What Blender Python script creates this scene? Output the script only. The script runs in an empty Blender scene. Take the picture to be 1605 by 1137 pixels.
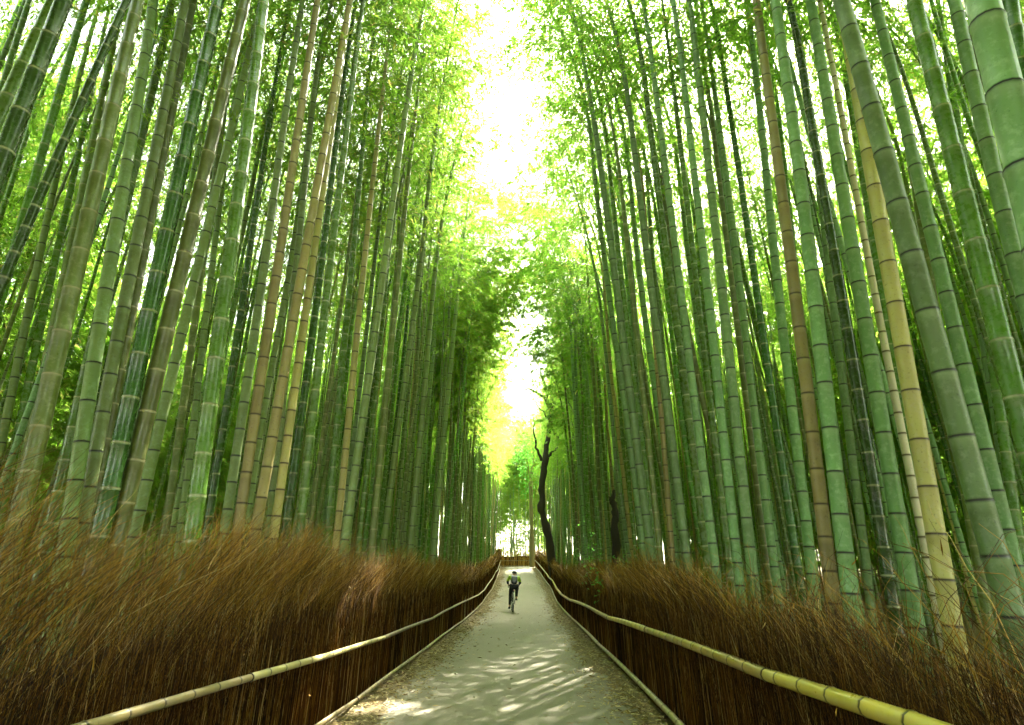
import bpy, math, random
import numpy as np
from mathutils import Vector, Matrix, Quaternion

rng = np.random.default_rng(11)
random.seed(11)
scene = bpy.context.scene
COL = scene.collection
R = math.radians

# ------------------------------------------------------------------ camera model (photo pixels, 1605 x 1137)
F, CX, CY, TH, CAMZ = 900.0, 802.5, 568.5, math.atan(331.5 / 900.0), 1.47
CT, ST = math.cos(TH), math.sin(TH)

def ray(px, py):
    a, b = (px - CX) / F, -(py - CY) / F
    return np.array([a, CT - b * ST, ST + b * CT])

def at_depth(px, py, d):
    return np.array([0, 0, CAMZ]) + ray(px, py) * d

def at_y(px, py, Y):
    r = ray(px, py)
    return np.array([0, 0, CAMZ]) + r * (Y / r[1])

def project(p):
    d = p[1] * CT + (p[2] - CAMZ) * ST
    u = -p[1] * ST + (p[2] - CAMZ) * CT
    return (CX + F * p[0] / d, CY - F * u / d, d)

# ------------------------------------------------------------------ the lie of the land
GY = [-30, 0, 25, 31, 37, 50, 64, 75, 110, 400, 3000]
GZ = [0.0, 0, 0.0, .22, .56, 1.32, 2.2, 2.45, 2.7, 3.0, 3.0]
CYK = [-30, 0, 6.4, 15, 25, 37, 52, 65, 75, 400]
CXK = [-.30, -.30, -.14, .10, .30, .58, .64, .60, .6, .6]

def smooth_interp(y, xs, ys, w=2.5):
    y = np.asarray(y, float)
    return sum(np.interp(y + k * w, xs, ys) for k in (-1, -.5, 0, .5, 1)) / 5.0

def cx(y): return smooth_interp(y, CYK, CXK)

def ground(x, y):
    x = np.asarray(x, float); y = np.asarray(y, float)
    z = smooth_interp(y, GY, GZ)
    off = np.clip(np.abs(x - cx(y)) - 2.2, 0, 60)
    bump = .07 * np.sin(x * .9 + y * .35) * np.sin(y * .6 - x * .2) * np.clip(off, 0, 1)
    return z + bump + .012 * np.clip(off, 0, 30)

# ------------------------------------------------------------------ mesh helpers
class MB:
    def __init__(s): s.v = []; s.q = []; s.uv = []; s.n = 0; s.m = []
    def add(s, v, q, uv=None, m=0):
        v = np.asarray(v, float).reshape(-1, 3); q = np.asarray(q, int).reshape(-1, 4)
        s.v.append(v); s.q.append(q + s.n); s.n += len(v)
        s.uv.append(np.zeros((len(v), 2)) if uv is None else np.asarray(uv, float).reshape(-1, 2))
        s.m.append(np.full(len(q), m, int))
    def tubes(s, P, Rr, sides=3, uv_v=None, m=0, cap=False):
        """P (N,K,3), Rr (N,K): N round strands of K points each"""
        P = np.asarray(P, float); Rr = np.asarray(Rr, float)
        if P.ndim == 2: P = P[None]; Rr = Rr[None]
        N, K, _ = P.shape
        T = np.gradient(P, axis=1); T /= np.linalg.norm(T, axis=2, keepdims=True) + 1e-9
        ref = np.where(np.abs(T[:, :1, 2:3]) > .8, np.array([[[1., .13, 0]]]), np.array([[[.05, .1, 1.]]]))
        A = np.cross(T, ref); A /= np.linalg.norm(A, axis=2, keepdims=True) + 1e-9
        B = np.cross(T, A)
        an = np.arange(sides) * 2 * np.pi / sides
        V = P[:, :, None] + Rr[:, :, None, None] * (A[:, :, None] * np.cos(an)[None, None, :, None] + B[:, :, None] * np.sin(an)[None, None, :, None])
        idx = np.arange(N * K * sides).reshape(N, K, sides)
        q = np.stack([idx[:, :-1], np.roll(idx[:, :-1], -1, 2), np.roll(idx[:, 1:], -1, 2), idx[:, 1:]], -1)
        vv = np.broadcast_to((np.arange(K)[None, :] if uv_v is None else np.asarray(uv_v).reshape(-1, K))[:, :, None], (N, K, sides))
        uu = np.broadcast_to((np.arange(sides) / sides)[None, None], (N, K, sides))
        s.add(V, q, np.stack([uu, vv], -1), m)
        if cap:
            for i in range(N):
                for k, sg in ((0, 1), (K - 1, -1)):
                    c = V[i, k]; cen = P[i, k]
                    ring = list(range(sides))
                    vs = np.vstack([c, cen[None]])
                    qs = [[ring[j], sides, ring[(j + 1) % sides], ring[(j + 1) % sides]] for j in ring]
                    # use quads of ring pairs instead of degenerate ones
                    qs = [[j, (j + 1) % sides, (j + 2) % sides, sides] for j in range(0, sides, 2)]
                    s.add(vs, qs, None, m)
    def box(s, lo, hi, m=0):
        x0, y0, z0 = lo; x1, y1, z1 = hi
        v = [(x0,y0,z0),(x1,y0,z0),(x1,y1,z0),(x0,y1,z0),(x0,y0,z1),(x1,y0,z1),(x1,y1,z1),(x0,y1,z1)]
        s.add(v, [(3,2,1,0),(4,5,6,7),(0,1,5,4),(1,2,6,5),(2,3,7,6),(3,0,4,7)], None, m)
    def leaves(s, B, D, L, W, droop=.0, m=0):
        B = np.asarray(B, float); D = np.asarray(D, float)
        n = len(B)
        D = D / (np.linalg.norm(D, axis=1, keepdims=True) + 1e-9)
        S = np.cross(D, rng.normal(size=(n, 3)) * .45 + np.array([0, 0, 1.])); S /= np.linalg.norm(S, axis=1, keepdims=True) + 1e-9
        L = np.asarray(L).reshape(-1, 1) * np.ones((n, 1)); W = np.asarray(W).reshape(-1, 1) * np.ones((n, 1))
        mid = B + D * L * .42; tip = B + D * L - np.array([0, 0, 1.]) * L * droop
        V = np.stack([B, mid + S * W / 2, tip, mid - S * W / 2], 1)
        s.add(V, np.arange(4 * n).reshape(n, 4), None, m)
    def mesh(s, name, mats, smooth=True):
        me = bpy.data.meshes.new(name)
        v = np.concatenate(s.v); q = np.concatenate(s.q); uv = np.concatenate(s.uv); mi = np.concatenate(s.m)
        me.vertices.add(len(v)); me.vertices.foreach_set('co', v.astype(np.float32).ravel())
        me.loops.add(len(q) * 4); me.loops.foreach_set('vertex_index', q.astype(np.int32).ravel())
        me.polygons.add(len(q)); me.polygons.foreach_set('loop_start', np.arange(0, 4 * len(q), 4, dtype=np.int32))
        me.polygons.foreach_set('material_index', mi.astype(np.int32))
        me.polygons.foreach_set('use_smooth', np.full(len(q), smooth))
        ul = me.uv_layers.new(name='UVMap'); ul.data.foreach_set('uv', uv[q.ravel()].astype(np.float32).ravel())
        for mt in (mats if isinstance(mats, (list, tuple)) else [mats]): me.materials.append(mt)
        me.update(calc_edges=True)
        return me
    def build(s, name, mats, parent=None, smooth=True):
        return link(name, s.mesh(name, mats, smooth), parent)

def link(name, data, parent=None):
    o = bpy.data.objects.new(name, data); COL.objects.link(o)
    if parent is not None: o.parent = parent
    return o

def tag(o, label=None, cat=None, group=None, kind=None):
    if label: o['label'] = label
    if cat: o['category'] = cat
    if group: o['group'] = group
    if kind: o['kind'] = kind
    return o

def empty(name, loc=(0, 0, 0), rz=0):
    o = link(name, None); o.location = loc; o.rotation_euler = (0, 0, rz); o.empty_display_size = .2
    return o

# ------------------------------------------------------------------ materials
class NT:
    def __init__(s, name):
        s.mat = bpy.data.materials.new(name); s.mat.use_nodes = True
        s.t = s.mat.node_tree; s.t.nodes.clear(); s.out = s.n('ShaderNodeOutputMaterial')
    def n(s, typ, **kw):
        nd = s.t.nodes.new(typ)
        for k, v in kw.items():
            if k.startswith('i_'):
                key = k[2:]; key = int(key) if key.isdigit() else key.replace('_', ' ')
                nd.inputs[key].default_value = v
            else: setattr(nd, k, v)
        return nd
    def l(s, a, b): s.t.links.new(a, b)
    def math(s, op, a, b=None, c=None, clamp=False):
        nd = s.n('ShaderNodeMath', operation=op); nd.use_clamp = clamp
        for i, x in enumerate((a, b, c)):
            if x is None: continue
            if isinstance(x, (int, float)): nd.inputs[i].default_value = x
            else: s.l(x, nd.inputs[i])
        return nd.outputs[0]
    def mix(s, f, a, b, mode='MIX'):
        nd = s.n('ShaderNodeMix', data_type='RGBA', blend_type=mode)
        for i, x in ((0, f), (6, a), (7, b)):
            if isinstance(x, (int, float)): nd.inputs[i].default_value = x
            elif isinstance(x, tuple): nd.inputs[i].default_value = (*x, 1)
            else: s.l(x, nd.inputs[i])
        return nd.outputs[2]
    def ramp(s, f, stops):
        nd = s.n('ShaderNodeValToRGB'); e = nd.color_ramp.elements
        while len(e) < len(stops): e.new(.5)
        for k, (p, c) in zip(e, stops): k.position = p; k.color = (*c, 1)
        s.l(f, nd.inputs[0]); return nd.outputs[0]
    def noise(s, vec, scale, detail=3, rough=.55):
        nd = s.n('ShaderNodeTexNoise', i_Scale=scale, i_Detail=detail, i_Roughness=rough)
        if vec is not None: s.l(vec, nd.inputs['Vector'])
        return nd.outputs['Fac']
    def bsdf(s, col, rough=.6, bump=None, bd=.02, bs=.5, **kw):
        b = s.n('ShaderNodeBsdfPrincipled')
        for key, x in (('Base Color', col), ('Roughness', rough)):
            if isinstance(x, (int, float)): b.inputs[key].default_value = x
            elif isinstance(x, tuple): b.inputs[key].default_value = (*x, 1)
            else: s.l(x, b.inputs[key])
        for k, v in kw.items(): b.inputs[k.replace('_', ' ')].default_value = v
        if bump is not None:
            bn = s.n('ShaderNodeBump', i_Strength=bs, i_Distance=bd); s.l(bump, bn.inputs['Height']); s.l(bn.outputs[0], b.inputs['Normal'])
        s.l(b.outputs[0], s.out.inputs[0]); return b

def simple(name, col, rough=.6, var=.25, scale=30, **kw):
    t = NT(name); tc = t.n('ShaderNodeTexCoord').outputs['Object']
    n = t.noise(tc, scale)
    t.bsdf(t.mix(n, tuple(c * (1 - var) for c in col), tuple(min(1, c * (1 + var)) for c in col)), rough, n, .002, .3, **kw)
    return t.mat

def culm_mat(name, col, col2, ring, wax, rough=.47, blotch=.5, lichen=(.24, .34, .19), lich=.5, stretch=(14, 14, 2.2)):
    """v of the UV map counts the nodes: whole numbers sit on the joints of the stem"""
    t = NT(name)
    uv = t.n('ShaderNodeUVMap').outputs[0]
    sp = t.n('ShaderNodeSeparateXYZ'); t.l(uv, sp.inputs[0])
    f = t.math('FRACT', sp.outputs[1])
    oi = t.n('ShaderNodeObjectInfo'); rnd = oi.outputs['Random']
    tc = t.n('ShaderNodeTexCoord').outputs['Object']
    ofs = t.n('ShaderNodeVectorMath', operation='ADD'); t.l(tc, ofs.inputs[0])
    cb = t.n('ShaderNodeCombineXYZ'); t.l(t.math('MULTIPLY', rnd, 37.0), cb.inputs[0]); t.l(cb.outputs[0], ofs.inputs[1])
    mp = t.n('ShaderNodeMapping'); mp.inputs['Scale'].default_value = stretch; t.l(ofs.outputs[0], mp.inputs[0])
    streak = t.noise(mp.outputs[0], 1.0, 4, .6)
    blot = t.noise(ofs.outputs[0], 17.0, 4, .65)
    big = t.noise(ofs.outputs[0], .8, 2)
    wn = t.n('ShaderNodeTexWhiteNoise', noise_dimensions='2D')
    cb2 = t.n('ShaderNodeCombineXYZ'); t.l(t.math('FLOOR', sp.outputs[1]), cb2.inputs[0]); t.l(rnd, cb2.inputs[1]); t.l(cb2.outputs[0], wn.inputs['Vector'])
    base = t.mix(t.math('ADD', t.math('MULTIPLY', streak, .6), t.math('MULTIPLY', big, .45), clamp=True), col, col2)
    base = t.mix(t.math('MULTIPLY', t.ramp(blot, [(.50, (0, 0, 0)), (.66, (1, 1, 1))]), lich), base, lichen)
    dirt = t.ramp(t.noise(ofs.outputs[0], 42.0, 3, .7), [(.60, (0, 0, 0)), (.72, (1, 1, 1))])
    base = t.mix(t.math('MULTIPLY', dirt, blotch), base, tuple(c * .35 for c in col))
    # each joint length a little lighter or darker, each stem too
    val = t.math('ADD', t.math('MULTIPLY', wn.outputs[0], .22), t.math('MULTIPLY', rnd, .72))
    hs = t.n('ShaderNodeHueSaturation'); t.l(base, hs.inputs['Color']); t.l(t.math('ADD', val, .56), hs.inputs['Value'])
    t.l(t.math('ADD', t.math('MULTIPLY', rnd, .036), .476), hs.inputs['Hue'])
    c = hs.outputs[0]
    # pale bloom just under each joint, dark scar on it
    w = t.ramp(f, [(.0, (0, 0, 0)), (.80, (0, 0, 0)), (.965, (1, 1, 1)), (1., (.6, .6, .6))])
    c = t.mix(t.math('MULTIPLY', w, .42), c, wax)
    d = t.ramp(f, [(.0, (1, 1, 1)), (.024, (1, 1, 1)), (.045, (.2, .2, .2)), (.09, (0, 0, 0)), (.982, (0, 0, 0)), (1., (1, 1, 1))])
    c = t.mix(d, c, ring)
    rr = t.math('ADD', t.math('MULTIPLY', blot, .3), rough - .17)
    b = t.bsdf(c, rr, streak, .0015, .10)
    b.inputs['Specular IOR Level'].default_value = .5
    return t.mat

def leaf_mat(name, refl, refl2, trans, trans2, tw=.55, rough=.5):
    t = NT(name)
    g = t.n('ShaderNodeNewGeometry'); isl = g.outputs['Random Per Island']
    oi = t.n('ShaderNodeObjectInfo').outputs['Random']
    f = t.math('ADD', t.math('MULTIPLY', isl, .7), t.math('MULTIPLY', oi, .3))
    cr = t.mix(f, refl, refl2); ct = t.mix(f, trans, trans2)
    yl = t.math('GREATER_THAN', isl, .955)
    cr = t.mix(yl, cr, (.30, .25, .07)); ct = t.mix(yl, ct, (.62, .52, .14))
    d = t.n('ShaderNodeBsdfPrincipled', i_Roughness=rough); t.l(cr, d.inputs['Base Color']); d.inputs['Specular IOR Level'].default_value = .35
    tr = t.n('ShaderNodeBsdfTranslucent'); t.l(ct, tr.inputs[0])
    mx = t.n('ShaderNodeMixShader', i_Fac=tw); t.l(d.outputs[0], mx.inputs[1]); t.l(tr.outputs[0], mx.inputs[2])
    t.l(mx.outputs[0], t.out.inputs[0])
    return t.mat

def strand_mat(name, stops, rough=.55):
    t = NT(name)
    g = t.n('ShaderNodeNewGeometry'); isl = g.outputs['Random Per Island']
    t.bsdf(t.ramp(isl, stops), rough, Specular_IOR_Level=.12)
    return t.mat

M = {}
M['glaucous'] = culm_mat('glaucous_culm', (.074, .160, .046), (.140, .250, .086), (.010, .012, .006), (.24, .33, .17))
M['pale'] = culm_mat('pale_culm', (.118, .182, .046), (.195, .275, .088), (.012, .014, .007), (.24, .33, .14))
M['green'] = culm_mat('green_culm', (.046, .125, .012), (.092, .190, .022), (.30, .33, .17), (.15, .23, .08), .30, .2, (.12, .2, .08), .25)
M['dark'] = culm_mat('dark_green_culm', (.022, .064, .012), (.042, .115, .019), (.26, .28, .14), (.05, .09, .03), .28, .2, (.05, .09, .04), .2)
M['olive'] = culm_mat('olive_culm', (.072, .108, .018), (.130, .160, .036), (.30, .28, .15), (.22, .24, .10), .36, .4, (.24, .26, .13), .4)
M['tan'] = culm_mat('tan_culm', (.25, .215, .065), (.36, .31, .105), (.05, .030, .010), (.36, .30, .13), .45, .7, (.32, .27, .16), .5)
M['cream'] = culm_mat('cream_culm', (.50, .46, .31), (.62, .57, .40), (.10, .07, .03), (.5, .46, .33), .5, .6, (.5, .48, .38), .4)
M['leaf'] = leaf_mat('bamboo_leaf', (.055, .15, .02), (.11, .22, .035), (.20, .455, .03), (.36, .585, .075))
M['leaf_yellow'] = leaf_mat('bamboo_leaf_yellow', (.08, .16, .02), (.16, .24, .04), (.26, .44, .03), (.41, .55, .075))
M['leaf_deep'] = leaf_mat('bamboo_leaf_deep', (.05, .14, .02), (.10, .20, .03), (.22, .455, .03), (.38, .58, .075))
M['branch'] = simple('bamboo_branch', (.12, .16, .05), .5)
M['broadleaf'] = leaf_mat('broad_leaf', (.05, .17, .03), (.08, .22, .04), (.15, .50, .06), (.24, .62, .08))
M['bark_dark'] = simple('dark_bark', (.024, .017, .011), .85, .7, 14)
M['bark_pale'] = simple('pale_bark', (.16, .14, .06), .8, .4, 14)
M['brush'] = strand_mat('brushwood_twigs', [(0, (.008, .003, .001)), (.4, (.036, .015, .002)), (.75, (.12, .050, .006)), (.92, (.28, .14, .026)), (1, (.52, .37, .15))])  # darker than the tips: shade low in the fence put into the colour
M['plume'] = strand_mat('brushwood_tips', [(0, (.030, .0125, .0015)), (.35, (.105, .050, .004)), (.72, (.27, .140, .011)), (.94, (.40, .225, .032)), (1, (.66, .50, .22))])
M['brush_end'] = strand_mat('brushwood_orange', [(0, (.22, .10, .02)), (.6, (.46, .24, .05)), (1, (.65, .42, .12))])
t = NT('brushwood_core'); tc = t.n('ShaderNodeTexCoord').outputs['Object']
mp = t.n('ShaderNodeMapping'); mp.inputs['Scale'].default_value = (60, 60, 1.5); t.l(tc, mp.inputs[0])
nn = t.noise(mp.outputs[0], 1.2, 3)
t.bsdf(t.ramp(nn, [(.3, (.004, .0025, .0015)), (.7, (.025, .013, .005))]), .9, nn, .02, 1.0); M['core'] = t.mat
M['rail'] = culm_mat('rail_culm', (.33, .25, .035), (.43, .33, .060), (.05, .035, .012), (.45, .36, .10), .34, .35, (.36, .33, .17), .3, (9, 9, 9))
M['rail_grey'] = culm_mat('weathered_rail_culm', (.25, .21, .075), (.36, .30, .12), (.03, .02, .008), (.24, .20, .09), .42, .6, (.26, .25, .17), .6, (9, 9, 9))

# path: worn fine asphalt, pale
t = NT('path_surface'); tc = t.n('ShaderNodeTexCoord').outputs['Object']
fine = t.noise(tc, 160, 3, .7); mid = t.noise(tc, 6, 4); big = t.noise(tc, .5, 3)
c = t.mix(big, (.175, .158, .106), (.235, .213, .147))
c = t.mix(t.math('MULTIPLY', mid, .4), c, (.18, .155, .095))
sp = t.ramp(fine, [(.36, (1, 1, 1)), (.50, (0, 0, 0))]); c = t.mix(t.math('MULTIPLY', sp, .5), c, (.10, .095, .07))
t.bsdf(c, .8, fine, .006, .5); M['path'] = t.mat
t = NT('leaf_litter_ground'); tc = t.n('ShaderNodeTexCoord').outputs['Object']
a = t.noise(tc, 35, 4, .7); b_ = t.noise(tc, 1.3, 3)
c = t.ramp(a, [(.3, (.05, .032, .014)), (.5, (.15, .105, .045)), (.7, (.30, .23, .11))])
c = t.mix(t.math('MULTIPLY', b_, .5), c, (.12, .11, .04))
t.bsdf(c, .9, a, .03, .8); M['ground'] = t.mat
M['litter'] = strand_mat('fallen_leaf', [(0, (.11, .07, .025)), (.5, (.30, .22, .09)), (.85, (.46, .37, .18)), (1, (.58, .50, .28))], .7)

# ------------------------------------------------------------------ ground, path
def grid_obj(name, xs, ys, zf, mat):
    X, Y = np.meshgrid(xs, ys); Z = zf(X, Y)
    mb = MB(); nx, ny = len(xs), len(ys); i = np.arange(nx * ny).reshape(ny, nx)
    mb.add(np.stack([X, Y, Z], -1), np.stack([i[:-1, :-1], i[:-1, 1:], i[1:, 1:], i[1:, :-1]], -1))
    return mb.build(name, mat)
xs = np.concatenate([[-2500, -900, -300, -120], np.linspace(-60, -6, 40), np.linspace(-5.5, 5.5, 56), np.linspace(6, 60, 40), [120, 300, 900, 2500]])
ys = np.concatenate([[-2500, -600, -120, -40], np.linspace(-20, 120, 260), [160, 250, 500, 1200, 3000]])
tag(grid_obj('ground', xs, ys, ground, M['ground']), kind='structure')
ys = np.linspace(-8, 70, 500); us = np.linspace(-1, 1, 15)
hw_l = 1.34 + .10 * np.sin(ys * .9) + .06 * np.sin(ys * 3.1 + 1) + .05 * rng.normal(size=len(ys))
hw_r = 1.34 + .10 * np.sin(ys * .7 + 2) + .06 * np.sin(ys * 2.7) + .05 * rng.normal(size=len(ys))
X = cx(ys)[:, None] + np.where(us < 0, us[None] * hw_l[:, None], us[None] * hw_r[:, None]); Y = np.repeat(ys[:, None], 15, 1)
mb = MB(); i = np.arange(500 * 15).reshape(500, 15)
Z = ground(X, Y) + .012 - .006 * np.abs(us[None]) ** 4
mb.add(np.stack([X, Y, Z], -1), np.stack([i[:-1, :-1], i[:-1, 1:], i[1:, 1:], i[1:, :-1]], -1))
tag(mb.build('path', M['path']), kind='structure')

# fallen leaves along both edges of the path, thinning out over it
n = 30000
yy = 3 + 58 * rng.random(n) ** 1.9; side = np.where(rng.random(n) < .5, -1, 1)
off = 1.76 - np.abs(rng.normal(size=n)) * .36
stray = rng.random(n) < .035; off = np.where(stray, rng.random(n) * 1.5, off)
xx = cx(yy) + side * off
mb = MB()
az = rng.random(n) * 2 * np.pi
sz = .035 + .075 * rng.random(n)
D = np.stack([np.cos(az), np.sin(az), rng.normal(size=n) * .22], -1)
B = np.stack([xx, yy, ground(xx, yy) + .016 + .012 * rng.random(n)], -1)
mb.leaves(B, D, sz, sz * .17)
# behind the fences too, where the floor shows
n = 5000
side = np.where(rng.random(n) < .4, -1, 1); yy = 1 + 30 * rng.random(n); xx = cx(yy) + side * (2.2 + 6 * rng.random(n) ** 1.5); az = rng.random(n) * 6.28
D = np.stack([np.cos(az), np.sin(az), rng.normal(size=n) * .4], -1)
mb.leaves(np.stack([xx, yy, ground(xx, yy) + .02 + .03 * rng.random(n)], -1), D, .08 + .1 * rng.random(n), .02)
tag(mb.build('fallen_leaves', M['litter'], smooth=False), 'dry fallen bamboo leaves strewn along both edges of the path', 'fallen leaves', kind='stuff')

# ------------------------------------------------------------------ brushwood fences with bamboo rails
YR = [-3, 2.5, 6.6, 13.5, 26, 70]; ZRL = [.80, .79, .66, .59, .60, .60]; ZRR = [.95, .93, .83, .70, .66, .64]

def fence_line(side, ys):
    return cx(ys) + side * 1.84

def fence(side, label, y0, y1, curve=None):
    root = empty('brushwood_fence', (0, 0, 0)); tag(root, label, 'fence', 'brushwood fences along the path')
    def pos(s):     # s runs along the fence; returns x, y and the outward normal
        if curve is not None: return curve(s)
        x = fence_line(side, s); return x, s, np.full_like(s, side), np.zeros_like(s)
    # solid core of packed brush
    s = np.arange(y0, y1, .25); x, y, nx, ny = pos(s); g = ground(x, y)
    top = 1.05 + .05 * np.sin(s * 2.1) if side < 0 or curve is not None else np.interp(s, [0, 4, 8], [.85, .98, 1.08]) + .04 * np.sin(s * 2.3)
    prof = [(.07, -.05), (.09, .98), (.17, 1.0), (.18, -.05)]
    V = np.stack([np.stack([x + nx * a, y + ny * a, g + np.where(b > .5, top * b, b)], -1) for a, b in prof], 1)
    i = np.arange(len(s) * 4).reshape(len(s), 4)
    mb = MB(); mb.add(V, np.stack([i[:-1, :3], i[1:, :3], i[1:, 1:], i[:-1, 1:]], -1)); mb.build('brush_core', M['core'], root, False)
    # upright twigs on its face
    mb = MB(); pb = MB()
    for (a, b, dens, rad, K) in ((y0, 4, 620, .0017, 5), (4, 9, 520, .0022, 5), (9, 20, 230, .0040, 4), (20, 40, 90, .009, 4), (40, y1, 50, .016, 3)):
        b = min(b, y1)
        if b <= a: continue
        N = int((b - a) * dens)
        s = a + (b - a) * rng.random(N); x, y, nx, ny = pos(s); g = ground(x, y)
        tt = np.linspace(0, 1, K)[None]
        h = (.75 + .5 * rng.random(N))[:, None]
        o = (.03 - .055 * rng.random(N) ** 2)[:, None]; lean = rng.normal(size=N)[:, None] * .05
        swy = lean * tt + .03 * rng.normal(size=(N, K)) * tt
        P = np.stack([x[:, None] + nx[:, None] * (o - .03 * tt) - ny[:, None] * swy, y[:, None] + ny[:, None] * (o - .03 * tt) + swy * np.abs(nx[:, None]), g[:, None] + h * tt - .02], -1)
        mb.tubes(P, rad * (1 - .5 * tt) * (.7 + .8 * rng.random(N))[:, None], 3)
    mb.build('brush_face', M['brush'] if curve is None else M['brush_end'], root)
    # feathery tops swept along the path
    for (a, b, dens, rad, K) in ((y0, 4, 2100, .0014, 6), (4, 9, 1700, .0018, 6), (9, 20, 750, .0030, 5), (20, 40, 230, .0065, 4), (40, y1, 120, .012, 4)):
        b = min(b, y1)
        if b <= a: continue
        N = int((b - a) * dens)
        s = a + (b - a) * rng.random(N); x, y, nx, ny = pos(s); g = ground(x, y)
        if side > 0 and curve is None:
            hmax = np.interp(s, [0, 3, 5, 8, 12], [1.30, 1.36, 1.52, 1.70, 1.78]) + .13 * np.sin(s * 1.7) * np.sin(s * .8 + 1)
        else:
            hmax = np.interp(s, [0, 3.5, 7, 13], [1.98, 1.94, 1.88, 1.84]) + .10 * np.sin(s * 1.3) + .06 * np.sin(s * 3.3)
        # twigs come in spiky bundles: a bundle shares its lean and reach
        nc = max(4, N // 14); cid = np.clip(((s - a) / (b - a) * nc + rng.normal(size=N) * 1.2).astype(int), 0, nc - 1)
        c_f, c_o, c_h = rng.normal(size=nc), rng.normal(size=nc), rng.random(nc)
        hmax = hmax * (.86 + .20 * c_h[cid])
        z0 = .22 + (hmax - .47) * rng.random(N) ** .72
        ln = np.minimum(np.clip(hmax - z0, .12, 2) * (.5 + .6 * rng.random(N)), .24 + .45 * rng.random(N))
        wild = rng.random(N) < (.10 if side > 0 else .05)
        ln = np.where(wild, ln * 1.35, ln)
        fwd = np.where(wild, rng.normal(size=N) * .6 + .35, np.clip(z0 - .1, .15, 1.1) * .58 + .34 * rng.normal(size=N) + .24 * c_f[cid]) * (1 if curve is None else .3)
        out = rng.normal(size=N) * .38 - .02 + .18 * c_o[cid]
        tt = np.linspace(0, 1, K)[None]
        o = (.02 + .14 * rng.random(N))[:, None]
        kink = rng.normal(size=(N, K)) * .022 * tt
        dn = (o + out[:, None] * ln[:, None] * tt ** 1.15)
        dn = np.where(z0[:, None] < 1.05, np.maximum(dn, -.035), dn)      # nothing sticks out over the rail
        al = fwd[:, None] * ln[:, None] * tt ** 1.12 + kink
        px_ = x[:, None] + nx[:, None] * dn + ny[:, None] * al
        py_ = y[:, None] + ny[:, None] * dn + np.abs(nx[:, None]) * al
        pz_ = g[:, None] + z0[:, None] + ln[:, None] * (tt - .10 * tt ** 2) + kink * .5
        Q = np.stack([px_, py_, pz_], -1); RQ = rad * (1 - .75 * tt) * (.7 + .7 * rng.random(N))[:, None]
        low = z0 + .25 * rng.normal(size=N) < (.98 if side < 0 else np.interp(s, [0, 6, 12], [1.25, 1.15, .95]))      # shade low in the fence is painted by giving lower twigs the darker colour
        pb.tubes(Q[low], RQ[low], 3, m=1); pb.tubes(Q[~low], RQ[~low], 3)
    if side > 0 and curve is None:   # long straggling bare canes near the bend
        N = 340; s = 1.2 + 6.5 * rng.random(N); x, y, nx, ny = pos(s)
        tt = np.linspace(0, 1, 7)[None]; ln = (.6 + .8 * rng.random(N))[:, None]; fw = (.5 + .55 * rng.normal(size=N))[:, None]; ou = (.2 + .3 * rng.normal(size=N))[:, None]
        P = np.stack([x[:, None] + .1 + ou * ln * tt, y[:, None] + fw * ln * tt + .02 * rng.normal(size=(N, 7)), .75 + .3 * rng.random(N)[:, None] + ln * (tt * .85 - .3 * tt ** 2) + .02 * rng.normal(size=(N, 7))], -1)
        pb.tubes(P, .0026 * (1 - .7 * tt) * np.ones((N, 1)), 3)
    # dead leaves caught in it
    N = 170; s = y0 + (min(y1, y0 + 22) - y0) * rng.random(N) ** 1.7; x, y, nx, ny = pos(s)
    B = np.stack([x - nx * (.03 + .05 * rng.random(N)), y - ny * .05, ground(x, y) + .3 + 1.25 * rng.random(N)], -1)
    pb.leaves(B, rng.normal(size=(N, 3)) * np.array([.6, 1, .8]), .035 + .045 * rng.random(N), .008)
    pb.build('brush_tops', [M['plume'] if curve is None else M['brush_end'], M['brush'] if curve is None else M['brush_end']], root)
    # rails: bamboo poles end to end, each a little out of line
    zr = ZRL if side < 0 else ZRR
    for nm, hgt, d0, mat in (('top_rail', zr, .030 if side < 0 else .043, M['rail'] if side > 0 else M['rail_grey']), ('bottom_rail', None, .027 if side < 0 else .034, M['rail_grey'])):
        s0 = y0; kx = 0.0; kz = 0.0
        while s0 < y1 - .5:
            L = 3.4 + 1.8 * random.random(); s1 = min(s0 + L, y1)
            nk = max(3, int((s1 - s0) / .30)); s = np.linspace(s0, s1 + .12, nk + 1)
            k2 = random.uniform(-.045, .045); kz2 = random.uniform(-.035, .035) * (1 if hgt else .5)
            f = (s - s0) / (s1 - s0)
            x, y, nx, ny = pos(s); g = ground(x, y)
            z = g + (np.interp(s, YR, hgt) if hgt is not None else .085) + kz * (1 - f) + kz2 * f + .012 * np.sin(f * 3.1)
            o = -.075 + kx * (1 - f) + k2 * f
            P0 = np.stack([x + nx * o, y + ny * o, z], -1)
            rings, rr, vv = [], [], []
            r0 = d0 * random.uniform(.88, 1.08)
            for q in range(nk):
                for fr, sc in ((0.0, 1.05), (.05, 1.10), (.10, .99), (.55, .975), (.93, 1.0)):
                    rings.append(P0[q] * (1 - fr) + P0[q + 1] * fr); rr.append(r0 * sc * (1 - .12 * (q + fr) / nk)); vv.append(q + fr * .98)
            mb = MB(); mb.tubes(np.array(rings), np.array(rr), 10, np.array(vv), cap=True); mb.build(nm, mat, root)
            s0 = s1; kx = k2; kz = kz2
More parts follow.
